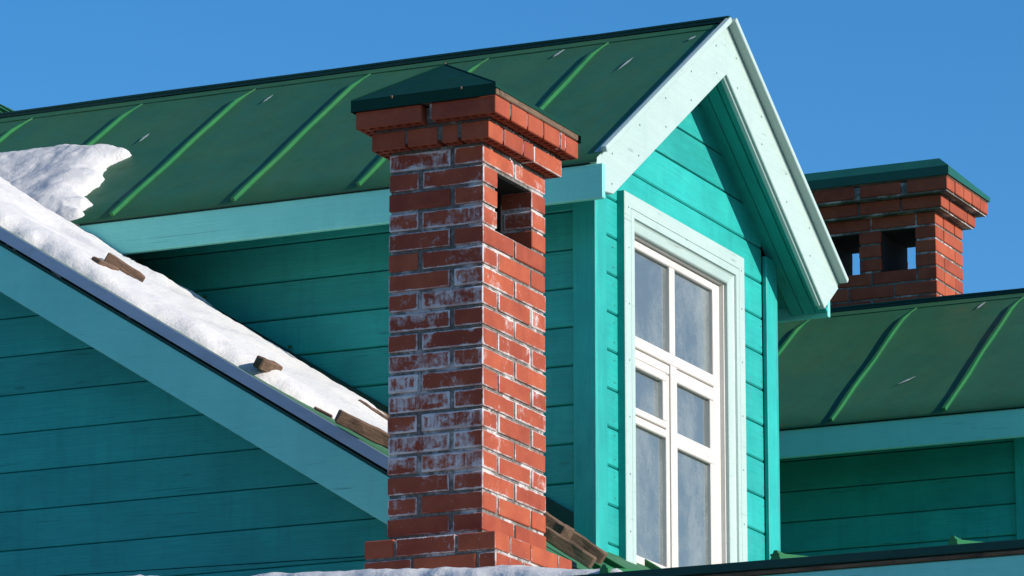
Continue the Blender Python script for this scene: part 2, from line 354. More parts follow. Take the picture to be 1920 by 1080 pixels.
# roof deck and sheets
def quad_deck(name, par, p00, p10, p11, p01, t, mat):
    n = (Vector(p10)-Vector(p00)).cross(Vector(p01)-Vector(p00)).normalized()
    P = [Vector(p) for p in (p00, p10, p11, p01)]; vs = P+[p-n*t for p in P]
    return link(name, mesh(name, vs, [(0, 1, 2, 3), (7, 6, 5, 4), (0, 4, 5, 1), (1, 5, 6, 2), (2, 6, 7, 3), (3, 7, 4, 0)]), par, mat)
quad_deck('roof_deck', house, (XR+.012, YE+.01, ZR(YE+.01)-.012), (27.6, YE+.01, ZR(YE+.01)-.012), (27.6, YRIDGE, ZR(YRIDGE)-.012), (XR+.012, YRIDGE, ZR(YRIDGE)-.012), .03, M['flash'])
quad_deck('back_roof', house, (27.6, YRIDGE, ZR(YRIDGE)), (27.6, 24.3, ZR(YRIDGE)-8.3*TA), (XR, 24.3, ZR(YRIDGE)-8.3*TA), (XR, YRIDGE, ZR(YRIDGE)), .05, M['roof']).data.flip_normals()
xs = [XR+.005, 16.98, 17.60, 18.75]+[18.75+.6*i for i in range(1, 16)]
for i in range(len(xs)-1):
    a, b_ = xs[i], xs[i+1]
    if b_ > 27.7: break
    sheet('roof_panel', lambda s, t, a=a, b_=b_: Vector((b_+(a-b_)*t, YE+(YRIDGE-YE)*s, ZR(YE+(YRIDGE-YE)*s))), 10, 3, house, M['roof'], .002)
    if i: seam('roof_seam', (a, YE, ZR(YE)), (a, YRIDGE, ZR(YRIDGE)), NS, house, M['seam'], .02, .026, .02)
box('eave_fascia', (XR+.03, YE+.012, ZR(YE)-.21), (27.6, YE+.04, ZR(YE)-.03), house, M['fascia'], .003, 'x')
# vertical upstand flashing along the first dormer's cheek
fl = [(-11.6, ZR(11.6)-.02), (-8.10, ZR(8.10)-.02), (-8.10, 5.350), (-8.30, 5.475), (-9.14, 5.985), (-10.60, 6.885), (-11.6, 7.5)]
fl = clip(fl, 0, 1, 6.80)
prism('upstand_flashing', fl, .006, house, M['flash'], (18.136, 0, 0), (0, -1, 0), (0, 0, 1), .001)
for yy in (8.62, 9.05, 9.55, 9.98, 10.3):     # nail heads / scraps on the flashing
    box('flashing_clip', (18.122, yy-.009, ZR(yy)+.085), (18.130, yy+.009, ZR(yy)+.10), house, M['seam'], .002)

# ------------------------------------------------------------------ dormer
CX, ZA, SL = 19.17, 7.812, .677
XW, XWR, YF = 18.15, 20.19, 8.105
XEL, XER, YB = 17.71, 20.515, 7.898
RZ = lambda x: ZA-SL*abs(x-CX)
dn = Vector((-SL, 0, 1)).normalized()
dorm = thing('dormer', 'turquoise gabled dormer with white six-pane window behind the front chimney', 'dormer', (CX, YF, 5.2), 'gabled dormers standing in a row on the roof')
YBK = 12.35
# cheek walls: backing plus boards
prism('cheek_wall', [(-YBK, 4.9), (-8.13, 4.9), (-8.13, 6.95), (-YBK, 6.95)], .05, dorm, M['wall'], (XW+.072, 0, 0), (0, -1, 0), (0, 0, 1), 0)
prism('cheek_wall', [(8.13, 4.9), (YBK, 4.9), (YBK, 6.95), (8.13, 6.95)], .05, dorm, M['wall'], (XWR-.072, 0, 0), (0, 1, 0), (0, 0, 1), 0)
z = 7.07
while z > 5.1:
    for side in (0, 1):
        poly = [(-YBK, z-.17+.0025), (-8.19, z-.17+.0025), (-8.19, z-.0025), (-YBK, z-.0025)]
        poly = clip(poly, 0, 1, 6.97); poly = clip(poly, -TA, -1, -(5.262-TA*8.110)+.08)
        if len(poly) < 3: continue
        if side == 0: prism('siding_board', poly, .022+random.uniform(-.001, .001), dorm, M['wall'], (XW+.022, 0, 0), (0, -1, 0), (0, 0, 1), .005)
        else: prism('siding_board', [(-p[0], p[1]) for p in poly], .022, dorm, M['wall'], (XWR-.022, 0, 0), (0, 1, 0), (0, 0, 1), .005)
    z -= .17
# front wall backing with the window opening left free
WL, WR_, WB, WT = 18.556, 19.618, 5.10, 6.725         # opening
for poly in ([(XW+.02, 4.9), (WL-.02, 4.9), (WL-.02, 6.90), (XW+.02, 6.90)], [(WR_+.02, 4.9), (XWR-.02, 4.9), (XWR-.02, 6.90), (WR_+.02, 6.90)],
             [(WL-.02, 4.9), (WR_+.02, 4.9), (WR_+.02, WB-.03), (WL-.02, WB-.03)],
             [(WL-.02, 6.76), (WR_+.02, 6.76), (WR_+.02, 6.90), (WL-.02, 6.90)],
             [(XW+.2, 6.90), (XWR-.2, 6.90), (CX, ZA-.2)]):
    prism('front_wall', poly, .05, dorm, M['wall'], (0, YF+.07, 0), (1, 0, 0), (0, 0, 1), 0)
z = 6.649+.169*7
while z > 5.0:
    lo, hi = z-.169+.0025, z-.0025
    spans = [(XW+.102, XWR-.118)]
    if lo < 6.80:
        spans = [(XW+.102, WL-.03), (WR_+.03, XWR-.118)]
    for a, b_ in spans:
        poly = [(a, lo), (b_, lo), (b_, hi), (a, hi)]
        poly = clip(poly, -SL, 1, ZA-.175-SL*CX); poly = clip(poly, SL, 1, ZA-.175+SL*CX)
        if len(poly) < 3: continue
        # lapped boards: bottom edge slightly proud
        prism('siding_board', poly, .020+random.uniform(0, .002), dorm, M['wall'], (0, YF+.020, 0), (1, 0, 0), (0, 0, 1), .006)
    z -= .169
# corner boards
box('corner_board', (XW, YF-.022, 4.9), (XW+.098, YF+.0, 6.95), dorm, M['wall'], .003, 'z')
box('corner_board', (XW-.022, YF-.022, 4.9), (XW-.001, YF+.085, 6.95), dorm, M['wall'], .003, 'z')
box('corner_board', (XWR-.112, YF-.022, 4.9), (XWR, YF+.0, 6.95), dorm, M['wall'], .003, 'z')
box('corner_board', (XWR+.001, YF-.022, 4.9), (XWR+.022, YF+.085, 6.95), dorm, M['wall'], .003, 'z')
# roof: deck, sheets, seams, ridge
for sgn, xe in ((-1, XEL), (1, XER)):
    P = lambda s, y, xe=xe: Vector((xe+(CX-xe)*s, y, RZ(xe+(CX-xe)*s)))
    ys = [YB-.01]+[8.46+.606*i for i in range(0, 7)]
    for i in range(len(ys)-1):
        a, b_ = ys[i], ys[i+1]
        if sgn < 0: f = lambda s, t, a=a, b_=b_, P=P: P(s, b_+(a-b_)*t)
        else: f = lambda s, t, a=a, b_=b_, P=P: P(s, a+(b_-a)*t)
        sheet('roof_panel', f, 8, 4, dorm, M['roof'], .0025)
        if i:
            n = Vector((sgn*SL, 0, 1))
            seam('roof_seam', P(0, a-.055), P(.99, a+.02), n, dorm, M['seam'], .019, .017, .15, .05*sgn)
    dd = [P(0, YB+.033), P(1, YB+.033), P(1, YBK), P(0, YBK)]
    n = Vector((sgn*SL, 0, 1)).normalized()
    dd = [p-n*.008+(Vector((-sgn*.01, 0, 0)) if i in (0, 3) else Vector((-sgn*.0, 0, 0))) for i, p in enumerate(dd)]
    if sgn < 0: dd = [dd[0], dd[3], dd[2], dd[1]][::-1]
    vs = dd+[p-n*.026 for p in dd]
    link('roof_deck', mesh('roof_deck', vs, [(0, 1, 2, 3), (7, 6, 5, 4), (0, 4, 5, 1), (1, 5, 6, 2), (2, 6, 7, 3), (3, 7, 4, 0)]), dorm, M['flash'])
    # eave fascia and sloping soffit boards
    fx = xe-sgn*.014
    box('fascia_board', (min(fx, fx-sgn*.028), (YB-.030 if sgn < 0 else YB+.034), RZ(xe)-.172), (max(fx, fx-sgn*.028), YBK-.2, RZ(xe)-.022), dorm, M['fascia'], .003, 'y')
    xw = XW if sgn < 0 else XWR
    xa, xb = fx-sgn*.03, xw+sgn*.03
    sx0, sx1 = fx-sgn*.03, xw+sgn*.001; sn = Vector((sgn*SL, 0, 1)).normalized(); xm = (sx0+sx1)/2
    beam('eave_soffit', (xm, YB+.036, RZ(xm)-.135), (xm, YBK-.2, RZ(xm)-.135), abs(sx1-sx0)*1.2, .014, dorm, M['wall'], sn, .001)
    # rake soffit: three boards following the slope between barge board and wall
    for k in range(3):
        y0 = YB+.034+k*.062; y1 = y0+.059
        x_lo = fx-sgn*.03 if sgn > 0 else 17.96; n = Vector((sgn*SL, 0, 1)).normalized(); off = -.178
        pp = [(x_lo, off), (CX-sgn*-.0, off)]
        p0 = Vector((x_lo, (y0+y1)/2, RZ(x_lo)+off)); p1 = Vector((CX, (y0+y1)/2, ZA+off))
        beam('soffit_board', p0, p1, y1-y0, .016, dorm, M['wall'], n, .003)
    # barge board
    if sgn < 0: poly = [(17.722, 6.826), (17.80, 6.700), (17.905, 6.712), (CX, ZA-.245), (CX, ZA-.006)]
    else: poly = [(CX+.002, ZA-.245), (20.345, 6.737), (20.525, 6.872), (CX+.002, ZA-.006)]
    br = prism('barge_board', poly, .032, dorm, M['mint'], (0, YB+.032, 0), (1, 0, 0), (0, 0, 1), .003)
    # metal-clad edge strip standing proud of the barge board
    xe2 = xe+sgn*.01 if sgn > 0 else xe+.06
    p0 = Vector((xe2, 0, RZ(xe2)+.006)); p1 = Vector((CX, 0, ZA+.006)); n = Vector((sgn*SL, 0, 1)).normalized(); L = (p1-p0).length
    for nm, ya, yb, h0, h1, mt in (('edge_strip', YB-.030, YB-.002, -.010, .016, 'mint'), ('edge_flange', YB-.0015, YB+.034, -.030, -.004, 'mint')) if sgn < 0 else (('edge_strip', YB-.050, YB-.004, -.010, .016, 'mint'), ('edge_flange', YB-.003, YB+.034, -.028, .018, 'mint')):
        q0 = Vector((p0.x, (ya+yb)/2, p0.z))+n*(h0+h1)/2; q1 = Vector((p1.x, (ya+yb)/2, p1.z))+n*(h0+h1)/2
        beam(nm, q0, q1, yb-ya, h1-h0, dorm, M[mt], n, .003)
# little moulding under the right barge
p0 = Vector((20.33, YB+.026, 6.757)); p1 = Vector((CX, YB+.026, ZA-.236)); n = Vector((SL, 0, 1)).normalized()
beam('barge_moulding', p0-n*.006, p1-n*.006, .024, .018, dorm, M['mint'], n, .004)
# ridge fold
rf = seam('ridge_fold', (CX, YB-.02, ZA-.004), (CX, YBK, ZA-.004), (0, 0, 1), dorm, M['flash'], .026, .029, 0)
for sgn in (-1, 1):
    n = Vector((sgn*SL, 0, 1)).normalized(); xq = CX+sgn*.045
    q = Vector((xq, 0, RZ(xq)))+n*.002
    beam('ridge_wing', q+DY*(YB+.01), q+DY*YBK, .06, .005, dorm, M['roof'], n, .001)
# ---- window
def frame_ring(name, x0, x1, z0, z1, prof, parent, mat):
    """mitred ring with moulded profile; prof=(inward distance, y) from outer back to inner back"""
    vs = []; fs = []
    for cx_, cz_, sx, sz in ((x0, z0, 1, 1), (x1, z0, -1, 1), (x1, z1, -1, -1), (x0, z1, 1, -1)):
        for d, y in prof: vs.append((cx_+sx*d, y, cz_+sz*d))
    k = len(prof)
    for c in range(4):
        for j in range(k-1):
            a, b_ = c*k+j, ((c+1) % 4)*k+j; fs.append((a, b_, b_+1, a+1))
    return link(name, mesh(name, vs, fs), parent, mat)
prof = [(0, 8.12), (0, 8.070), (.004, 8.066), (.064, 8.066), (.066, 8.070), (.068, 8.066), (.102, 8.066), (.106, 8.076), (.112, 8.080), (.146, 8.088), (.150, 8.092), (.150, 8.20)]
win = frame_ring('window', WL-.15, WR_+.15, WB-.02, 6.868, [(d, y) for d, y in prof], dorm, M['mint'])
win.data.materials.append(M['wall'])
for i_ in range(4): win.data.polygons[i_*(len(prof)-1)].material_index = 1
win['label'] = 'pale mint window casing around white sashes'
rr = [(0, 8.125), (0, 8.110), (.003, 8.108), (.012, 8.108), (.014, 8.128), (.016, 8.20)]
frame_ring('frame', WL-.003, WR_+.003, WB, WT-.0, rr, win, M['white'])
YS = 8.128
def bar(x0, x1, z0, z1, name='sash_bar', y=YS, d=.036):
    return box(name, (x0, y, z0), (x1, y+d, z1), win, M['white'], .004, 'x' if x1-x0 > z1-z0 else 'z')
gx = [18.632, 19.536]
bar(WL+.002, gx[0], 5.25, WT-.014, 'stile'); bar(gx[1], WR_-.002, 5.25, WT-.014, 'stile')
bar(gx[0], gx[1], 6.672, WT-.014, 'rail'); bar(gx[0], gx[1], 6.222, 6.275, 'transom', YS-.006, .044)
bar(19.040, 19.098, 6.275, 6.672, 'muntin')
bar(19.028, 19.096, 5.25, 6.222, 'mullion', YS-.008, .046)
# lower right casement
bar(19.096, gx[1], 6.158, 6.219, 'rail'); bar(19.096, gx[1], 5.862, 5.932, 'rail'); bar(19.096, gx[1], 5.25, 5.30, 'rail')
bar(19.500, gx[1], 5.30, 6.158, 'stile', YS+.002)
# lower left: small vent sash over a tall pane
bar(gx[0], 19.028, 6.176, 6.219, 'rail'); bar(gx[0], 18.982, 6.136, 6.174, 'rail', YS-.004); bar(gx[0], 18.982, 5.925, 5.957, 'rail', YS-.004)
bar(18.950, 18.984, 5.957, 6.136, 'stile', YS-.004); bar(18.990, 19.026, 5.30, 6.174, 'stile'); bar(gx[0], 18.988, 5.885, 5.921, 'rail'); bar(gx[0], 19.026, 5.25, 5.308, 'rail')
for x0, x1, z0, z1 in ((gx[0]-.01, 19.05, 6.265, 6.68), (19.09, gx[1]+.01, 6.265, 6.68), (gx[0]-.01, 18.96, 5.95, 6.142), (gx[0]-.01, 19.0, 5.30, 5.893), (19.09, 19.507, 5.925, 6.165), (19.09, 19.507, 5.292, 5.87)):
    o = box('pane', (x0, YS+.020, z0), (x1, YS+.023, z1), win, M['glass'], 0, 'x')
# putty beads around the panes are part of the bars; room behind
vs = [(WL-.1, 8.2, 5.1), (WR_+.1, 8.2, 5.1), (WR_+.1, 8.2, 6.85), (WL-.1, 8.2, 6.85), (WL-.1, 10.2, 5.1), (WR_+.1, 10.2, 5.1), (WR_+.1, 10.2, 6.85), (WL-.1, 10.2, 6.85)]
link('room_lining', mesh('room_lining', vs, [(4, 5, 6, 7), (0, 4, 7, 3), (5, 1, 2, 6), (0, 1, 5, 4), (7, 6, 2, 3)]), win, M['room'])
def curtain(x0, x1, z0, z1, y, amp, ph):
    vs = []; fs = []; N, K = 40, 12
    for j in range(K+1):
        for i in range(N+1):
            t = i/N; q = j/K; sq = 1-.35*math.sin(q*math.pi*.9)*(.6)
            x = x0+(x1-x0)*t*sq
            vs.append((x, y+amp*math.sin(t*22+ph+q*1.5)+.01*math.sin(q*7+t*9), z0+(z1-z0)*q))
    for j in range(K):
        for i in range(N): a = j*(N+1)+i; fs.append((a, a+1, a+N+2, a+N+1))
    link('curtain', mesh('curtain', vs, fs, True), win, M['curtain'])
curtain(18.78, 19.05, 5.15, 5.86, 8.34, .025, 0); curtain(19.30, 19.56, 5.15, 6.10, 8.36, .025, 2)
# scrapes on the dormer roof, six thin flakes
for px, (x, y), L, a in ((0, (18.62, 10.58), .11, .0), (1, (18.93, 10.10), .10, .1), (2, (18.12, 8.75), .12, .6), (3, (19.03, 8.66), .10, .2), (4, (18.78, 8.22), .16, .1), (5, (19.0, 7.99), .05, .4)):
    uu = Vector((1, 0, SL)).normalized(); q = Vector((x, y, RZ(x)))+dn*.009
    d = (uu*math.cos(a)-DY*math.sin(a)); s = dn.cross(d)
    pts = []; N = 7
    for i in range(N+1): pts.append((i/N-.5, .5*math.sin(math.pi*(i/N))*random.uniform(.5, 1.2)))
    poly = [(p[0]*L, -p[1]*.018-.001) for p in pts]+[(p[0]*L, p[1]*.014+.001) for p in pts[::-1]]
    vs = [(a_, b_, 0) for a_, b_ in poly]
    link('paint_scrape', mesh('paint_scrape', vs, [tuple(range(len(vs)))]), dorm, M['scrape'], basis(q, d, s, dn))

nv = []; nf = []
def nail(x, z, y, r=.0042):
    k = len(nv); c8 = [(x+r*math.cos(t), y, z+r*math.sin(t)) for t in [i*math.pi/3 for i in range(6)]]
    nv.extend(c8+[(x+(p[0]-x)*.6, y-.0018, z+(p[2]-z)*.6) for p in c8]); nf.append(tuple(range(k+6, k+12)))
    for i in range(6): nf.append((k+i, k+(i+1) % 6, k+6+(i+1) % 6, k+6+i))
for k in range(9):
    for x_ in (XW+.125, WR_+.17, XWR-.135, WL-.19):
        for dz in (.03, .125): nail(x_+random.uniform(-.006, .006), 6.649-.169*k-.16+dz+random.uniform(-.008, .008), YF-.0015)
for sgn in (-1, 1):
    for k in range(5):
        for o_ in (-.06, -.19):
            x_ = CX+sgn*(.12+.29*k)+random.uniform(-.01, .01)
            if 17.83 < x_ < 20.42: nail(x_, RZ(x_)+o_, YB-.0005, .005)
for x_ in (WL-.11, (WL+WR_)/2, WR_+.11): nail(x_, 6.80, 8.0655)
for k in range(6):
    for x_ in (WL-.11, WR_+.11): nail(x_, 6.62-.25*k, 8.0655)
m, n, b = newmat('painted_nail'); b.inputs['Base Color'].default_value = (.07, .16, .13, 1); b.inputs['Roughness'].default_value = .6
nh = link('nail_heads', mesh('nail_heads', nv, nf), dorm, m); nh['kind'] = 'stuff'

def children(o, L): return [c for c in L if c.parent is o]
def copy_tree(o, off, sz=1):
    allo = list(COL.objects)
    def rec(s, par):
        c = s.copy(); COL.objects.link(c)
        if par is not None: c.parent = par; c.matrix_parent_inverse = s.matrix_parent_inverse.copy()
        for ch in children(s, allo):
            rec(ch, c)
        return c
    r = rec(o, None); r.matrix_basis = Matrix.Translation(off) @ o.matrix_basis @ Matrix.Diagonal((1, 1, sz, 1))
    return r
d2 = copy_tree(dorm, Vector((4.28, -.495, -.158)), .94)
d2['label'] = 'green roofed dormer at the right edge, in front of the far chimney'

# ------------------------------------------------------------------ chimneys
def brickmesh(a, b_, c): return boxmesh('brick', a, b_, c, .0035, 1)
BM = {}
def brick(parent, lo, hi, salt, jit=.0015, name='brick', mat='brick'):
    d = tuple(round(hi[i]-lo[i], 4) for i in range(3))
    if d not in BM:
        BM[d] = brickmesh(*d)
    c = Vector([(lo[i]+hi[i])/2 for i in range(3)])+Vector((random.uniform(-jit, jit), random.uniform(-jit, jit), random.uniform(-jit, jit)*.5))
    Mx = Matrix.Translation(c) @ Matrix.Rotation(random.uniform(-.004, .004), 4, 'Z')
    o = link(name, BM[d], parent, M[mat], Mx)
    o['half'] = (d[0]/2, d[1]/2, d[2]/2); o['salt'] = float(salt)
    return o
def holed(parent, lo, hi, salt):
    """hollow brick with round cores open at its underside"""
    d = [round(hi[i]-lo[i], 4) for i in range(3)]; key = ('h', *d)
    if key not in BM:
        a, b_, c = d; bm = bmesh.new(); bmesh.ops.create_cube(bm, size=1); bmesh.ops.scale(bm, vec=(a, b_, c), verts=bm.verts)
        bmesh.ops.bevel(bm, geom=bm.edges[:], offset=.003, segments=1, affect='EDGES')
        bf = min(bm.faces, key=lambda f: f.calc_center_median().z); cs = [v.co.copy() for v in bf.verts]
        z0 = cs[0].z; x0, x1 = min(q.x for q in cs), max(q.x for q in cs); y0, y1 = min(q.y for q in cs), max(q.y for q in cs)
        bmesh.ops.delete(bm, geom=[bf], context='FACES_ONLY')
        nx, ny = max(2, round((x1-x0)/.036)), max(2, round((y1-y0)/.036))
        def gp(i, j): return Vector((x0+(x1-x0)*i/nx, y0+(y1-y0)*j/ny, z0))
        for i in range(nx):
            for j in range(ny):
                p = [gp(i, j), gp(i+1, j), gp(i+1, j+1), gp(i, j+1)]; cc = (p[0]+p[2])/2; r = .0130
                ring = [cc+Vector((math.cos(t), math.sin(t), 0))*r for t in [math.pi*(1.25+.25*q) for q in range(8)]]
                outer = [p[0], (p[0]+p[1])/2, p[1], (p[1]+p[2])/2, p[2], (p[2]+p[3])/2, p[3], (p[3]+p[0])/2]
                V0 = [bm.verts.new(q) for q in outer]; V1 = [bm.verts.new(q) for q in ring]; V2 = [bm.verts.new(q+Vector((0, 0, .03))) for q in ring]
                for q in range(8):
                    r1 = (q+1) % 8
                    bm.faces.new((V0[q], V1[q], V1[r1], V0[r1])); bm.faces.new((V1[q], V2[q], V2[r1], V1[r1]))
                bm.faces.new(V2[::-1])
        bmesh.ops.remove_doubles(bm, verts=bm.verts, dist=1e-5)
        me = bpy.data.meshes.new('brick'); bm.to_mesh(me); bm.free(); BM[key] = me
    c = Vector([(lo[i]+hi[i])/2 for i in range(3)])+Vector((random.uniform(-.002, .002), random.uniform(-.002, .002), 0))
    o = link('brick', BM[key], parent, M['brick'], Matrix.Translation(c) @ Matrix.Rotation(random.uniform(-.006, .006), 4, 'Z'))
    o['half'] = (d[0]/2, d[1]/2, d[2]/2); o['salt'] = float(salt); return o
def shell(parent, x0, x1, y0, y1, z0, z1, t, mat='mortar', name='mortar'):
    """hollow rectangular tube"""
    o = [(x0, y0), (x1, y0), (x1, y1), (x0, y1)]; i = [(x0+t, y0+t), (x1-t, y0+t), (x1-t, y1-t), (x0+t, y1-t)]
    vs = [(*p, z) for z in (z0, z1) for p in o+i]; fs = []
    for k in range(4):
        r = (k+1) % 4
        fs += [(k, r, 8+r, 8+k), (4+r, 4+k, 12+k, 12+r), (8+k, 8+r, 12+r, 12+k), (4+k, 4+r, r, k)]
    return vs, fs
def join(name, lst, parent, mat):
    V, Fs = [], []
    for vs, fs in lst:
        k = len(V); V += vs; Fs += [tuple(q+k for q in f) for f in fs]
    return link(name, mesh(name, V, Fs), parent, mat)
def bx_(lo, hi):
    vs = [(x, y, z) for z in (lo[2], hi[2]) for y in (lo[1], hi[1]) for x in (lo[0], hi[0])]
    return vs, [(0, 2, 3, 1), (4, 5, 7, 6), (0, 1, 5, 4), (2, 6, 7, 3), (0, 4, 6, 2), (1, 3, 7, 5)]

X0, Y0 = 15.369, 7.302; LX, LY = .546, .388; CH = .0764; ZT = 6.236
ch1 = thing('brick_chimney', 'tall red brick chimney streaked white with salt, in front of the dormer', 'chimney', (X0+LX/2, Y0+LY/2, 4.6))
W0 = .12; J = .018; HB = CH-.0115
lx = (LX-J)/2; ly = LY-W0-J
def saltv(z, face='x'):
    t = max(0, min(1, (6.02-z)/.45)); base = .26+.50*t
    if z > ZT-.01: base = .75
    if z < 4.94: base *= .4
    return max(.03, min(1, base+random.uniform(-.35, .38)))
mort = []
for r in range(20):
    zt = ZT-r*CH; zb = zt-HB; A_ = (r % 2 == 0)
    def bb(ax, ay, bx2, by2, s=None):
        brick(ch1, (X0+ax, Y0+ay, zb), (X0+bx2, Y0+by2, zt), saltv(zt) if s is None else s)
    opening = 1 <= r <= 3
    if A_:
        if opening:
            bb(0, 0, W0, W0); bb(LX-W0, 0, LX, W0)
        else:
            bb(0, 0, lx, W0); bb(LX-lx, 0, LX, W0)
        bb(0, W0+J, W0, LY); bb(LX-W0, W0+J, LX, LY); bb(W0+J, LY-W0, LX-W0-J, LY)
    else:
        bb(0, 0, W0, ly); bb(LX-W0, 0, LX, ly)
        bb(0, LY-W0, lx, LY); bb(LX-lx, LY-W0, LX, LY)
        if not opening: bb(W0+J, 0, LX-W0-J, W0)
# mortar core, hollow, with the smoke opening left out of the front
e = .007; zlo = 4.3
zo1, zo0 = ZT-CH+.0, ZT-4*CH+.004
x0, x1, y0, y1 = X0+e, X0+LX-e, Y0+e, Y0+LY-e; t = W0-2*e
mort = [bx_((x0, y0, zlo), (x0+t, y1, ZT)), bx_((x1-t, y0, zlo), (x1, y1, ZT)), bx_((x0+t, y1-t, zlo), (x1-t, y1, ZT)),
        bx_((x0+t, y0, zlo), (x1-t, y0+t, zo0)), bx_((x0+t, y0, zo1), (x1-t, y0+t, ZT)), bx_((x0+t, y0+t, zlo), (x1-t, y1-t, ZT-7*CH))]
join('mortar', mort, ch1, M['mortar'])
sx0_, sx1_, sy0_, sy1_ = X0+W0+.003, X0+LX-W0-.003, Y0+W0+.006, Y0+LY-W0-.003
join('soot_lining', [bx_((sx0_, sy1_-.004, ZT-7*CH), (sx1_, sy1_, ZT-.004)), bx_((sx0_, sy0_, ZT-7*CH), (sx0_+.004, sy1_-.005, ZT-.004)), bx_((sx1_-.004, sy0_, ZT-7*CH), (sx1_, sy1_-.005, ZT-.004)), bx_((sx0_, Y0+.03, ZT-CH+.012-.014), (sx1_, sy1_-.005, ZT-CH+.002))], ch1, M['soot'])
# foot courses
pf = .062; fx0, fx1, fy0, fy1 = X0-pf, X0+LX+pf, Y0-pf-.018, Y0+LY+pf
zf = ZT-19*CH-.010
for r in range(4):
    zt = zf-r*CH; zb = zt-HB; s = lambda: random.uniform(.05, .45)
    ly_ = [.125, .25] if r % 2 == 0 else [.25, .125]
    y = fy1; w = (fy1-fy0); segs = [.118, .238, w-.118-.238-.022] if r % 2 == 0 else [.19, .25, w-.44-.022]
    for sg in segs:
        brick(ch1, (fx0, y-sg, zb), (fx0+W0, y, zt), s()); brick(ch1, (fx1-W0, y-sg, zb), (fx1, y, zt), s()); y -= sg+.011
    x = fx0+W0+.011; segs = [.17, .24] if r % 2 == 0 else [.10, .24, .059]
    for sg in segs:
        x2 = min(x+sg, fx1-W0-.011)
        brick(ch1, (x, fy0, zb), (x2, fy0+W0, zt), s()); x = x2+.011
join('mortar', [bx_((fx0+e, fy0+e, zlo-.1), (fx1-e, fy1-e, zf-.006))], ch1, M['mortar'])
# corbel bands of hollow brick
p2, p1_ = .048, .095
zb2 = ZT+.010; HB2 = .066
bx0, bx1, by0, by1 = X0-p2, X0+LX+p2, Y0-p2, Y0+LY+p2
yy = by0
for sg, gap in ((.115, .018), (.062, .02), (.120, .012), (.0, 0)):
    if sg: holed(ch1, (bx0, yy, zb2), (bx0+.12, yy+sg, zb2+HB2), .06); yy += sg+gap
holed(ch1, (bx0, yy, zb2), (bx0+.12, by1, zb2+HB2), .1)
holed(ch1, (bx0+.13, by0, zb2), (bx0+.292, by0+.12, zb2+HB2), .2); holed(ch1, (bx0+.304, by0, zb2), (bx0+.382, by0+.12, zb2+HB2), .12)
holed(ch1, (bx0+.394, by0, zb2), (bx1, by0+.12, zb2+HB2), .62)
for a in (0, 1):
    holed(ch1, (bx1-.12, by0+.135+a*.18, zb2), (bx1, by0+.135+a*.18+.168, zb2+HB2), .1); holed(ch1, (bx0+.13+a*.20, by1-.12, zb2), (bx0+.13+a*.20+.188, by1, zb2+HB2), .1)
zb1 = zb2+CH+.002
cx0, cx1, cy0, cy1 = X0-p1_, X0+LX+p1_, Y0-p1_, Y0+LY+p1_
# stretcher ends along +-X, headers along -Y
wv = (cx1-cx0-.012*5)/5.4; x = cx0; ws = [wv*1.0, wv*1.08, wv*1.02, wv*1.1, wv*.3, wv*.9]
ws = [w*(cx1-cx0-.012*5)/sum(ws) for w in ws]
for i, w in enumerate(ws):
    holed(ch1, (x, cy0, zb1), (x+w, cy0+.262, zb1+HB2), .05+.1*(i == 4)); 
    holed(ch1, (x, cy1-.270, zb1), (x+w, cy1, zb1+HB2), .05); x += w+.012
# mortar in corbels
join('mortar', [bx_((bx0+.010, by0+.010, ZT-.004), (bx1-.010, by1-.010, zb2+HB2-.004)) if 0 else bx_((bx0+.118, by0+.118, ZT+.012), (bx1-.118, by1-.118, zb1)),
                bx_((bx0+.012, by0+.012, zb2+HB2-.004), (bx1-.012, by1-.012, zb1+.003)),
                bx_((X0+.008, Y0+.008, ZT-.006), (X0+LX-.008, Y0+LY-.008, zb2+.003)),
                bx_((bx0+.005, by0+.005, zb2+.016), (bx1-.005, by1-.005, zb2+HB2-.003)),
                bx_((cx0+.010, cy0+.004, zb1+.016), (cx1-.006, cy0+.25, zb1+HB2-.003)), bx_((cx0+.010, cy1-.25, zb1+.016), (cx1-.006, cy1-.012, zb1+HB2-.003)), bx_((cx0+.004, cy0+.258, zb1+.004), (cx1-.02, cy0+.272, zb1+HB2-.003)), bx_((cx0+.05, cy0+.25, zb1+.004), (cx1-.02, cy1-.25, zb1+HB2-.003))], ch1, M['mortar'])
# cap: dark sheet pyramid with turned-down rim and a plank under its sunlit side
zc = zb1+HB2+.002; q = .012; rx0, rx1, ry0, ry1 = cx0-q, cx1+q, cy0-q*.4, cy1+q
apx = Vector(((rx0+rx1)/2-.02, (ry0+ry1)/2+.085, zc+.250)); h = .040
rim = [(rx0, ry0), (rx1, ry0), (rx1, ry1), (rx0, ry1)]
for k in range(4):
    a, b_ = rim[k], rim[(k+1) % 4]
    A3, B3 = Vector((*a, zc+h)), Vector((*b_, zc+h)); A2, B2 = Vector((*a, zc-.004)), Vector((*b_, zc-.004))
    if k == 0: A2.z = B2.z = zc+h-.016; 
    n = (B3-A3).cross(apx-A3).normalized()
    def T(p, s_=.003): return p-n*s_
    vs = [A2, B2, B3, A3, apx]; mid = (A3+B3)/2
    vs2 = vs; link('cap_sheet', mesh('cap_sheet', vs2, [(0, 1, 2, 3), (3, 2, 4)]), ch1, M['cap'])
    beam('cap_fold', A3, apx, .005, .006, ch1, M['cap'], (0, 0, 1), .003)
box('cap_plank', (cx0+.03, cy0-.002, zc+.001), (cx1-.004, cy0+.05, zc+h-.010), ch1, M['tanwood'], .004, 'x')
box('cap_brick', (cx0+.004, cy0-.001, zc+.001), (cx0+.028, cy0+.05, zc+h-.014), ch1, M['tanwood'], .003, 'x')
box('cap_plank', (cx0+.01, cy0+.06, zc+.001), (cx1-.01, cy1-.01, zc+.02), ch1, M['tanwood'], .002, 'x')
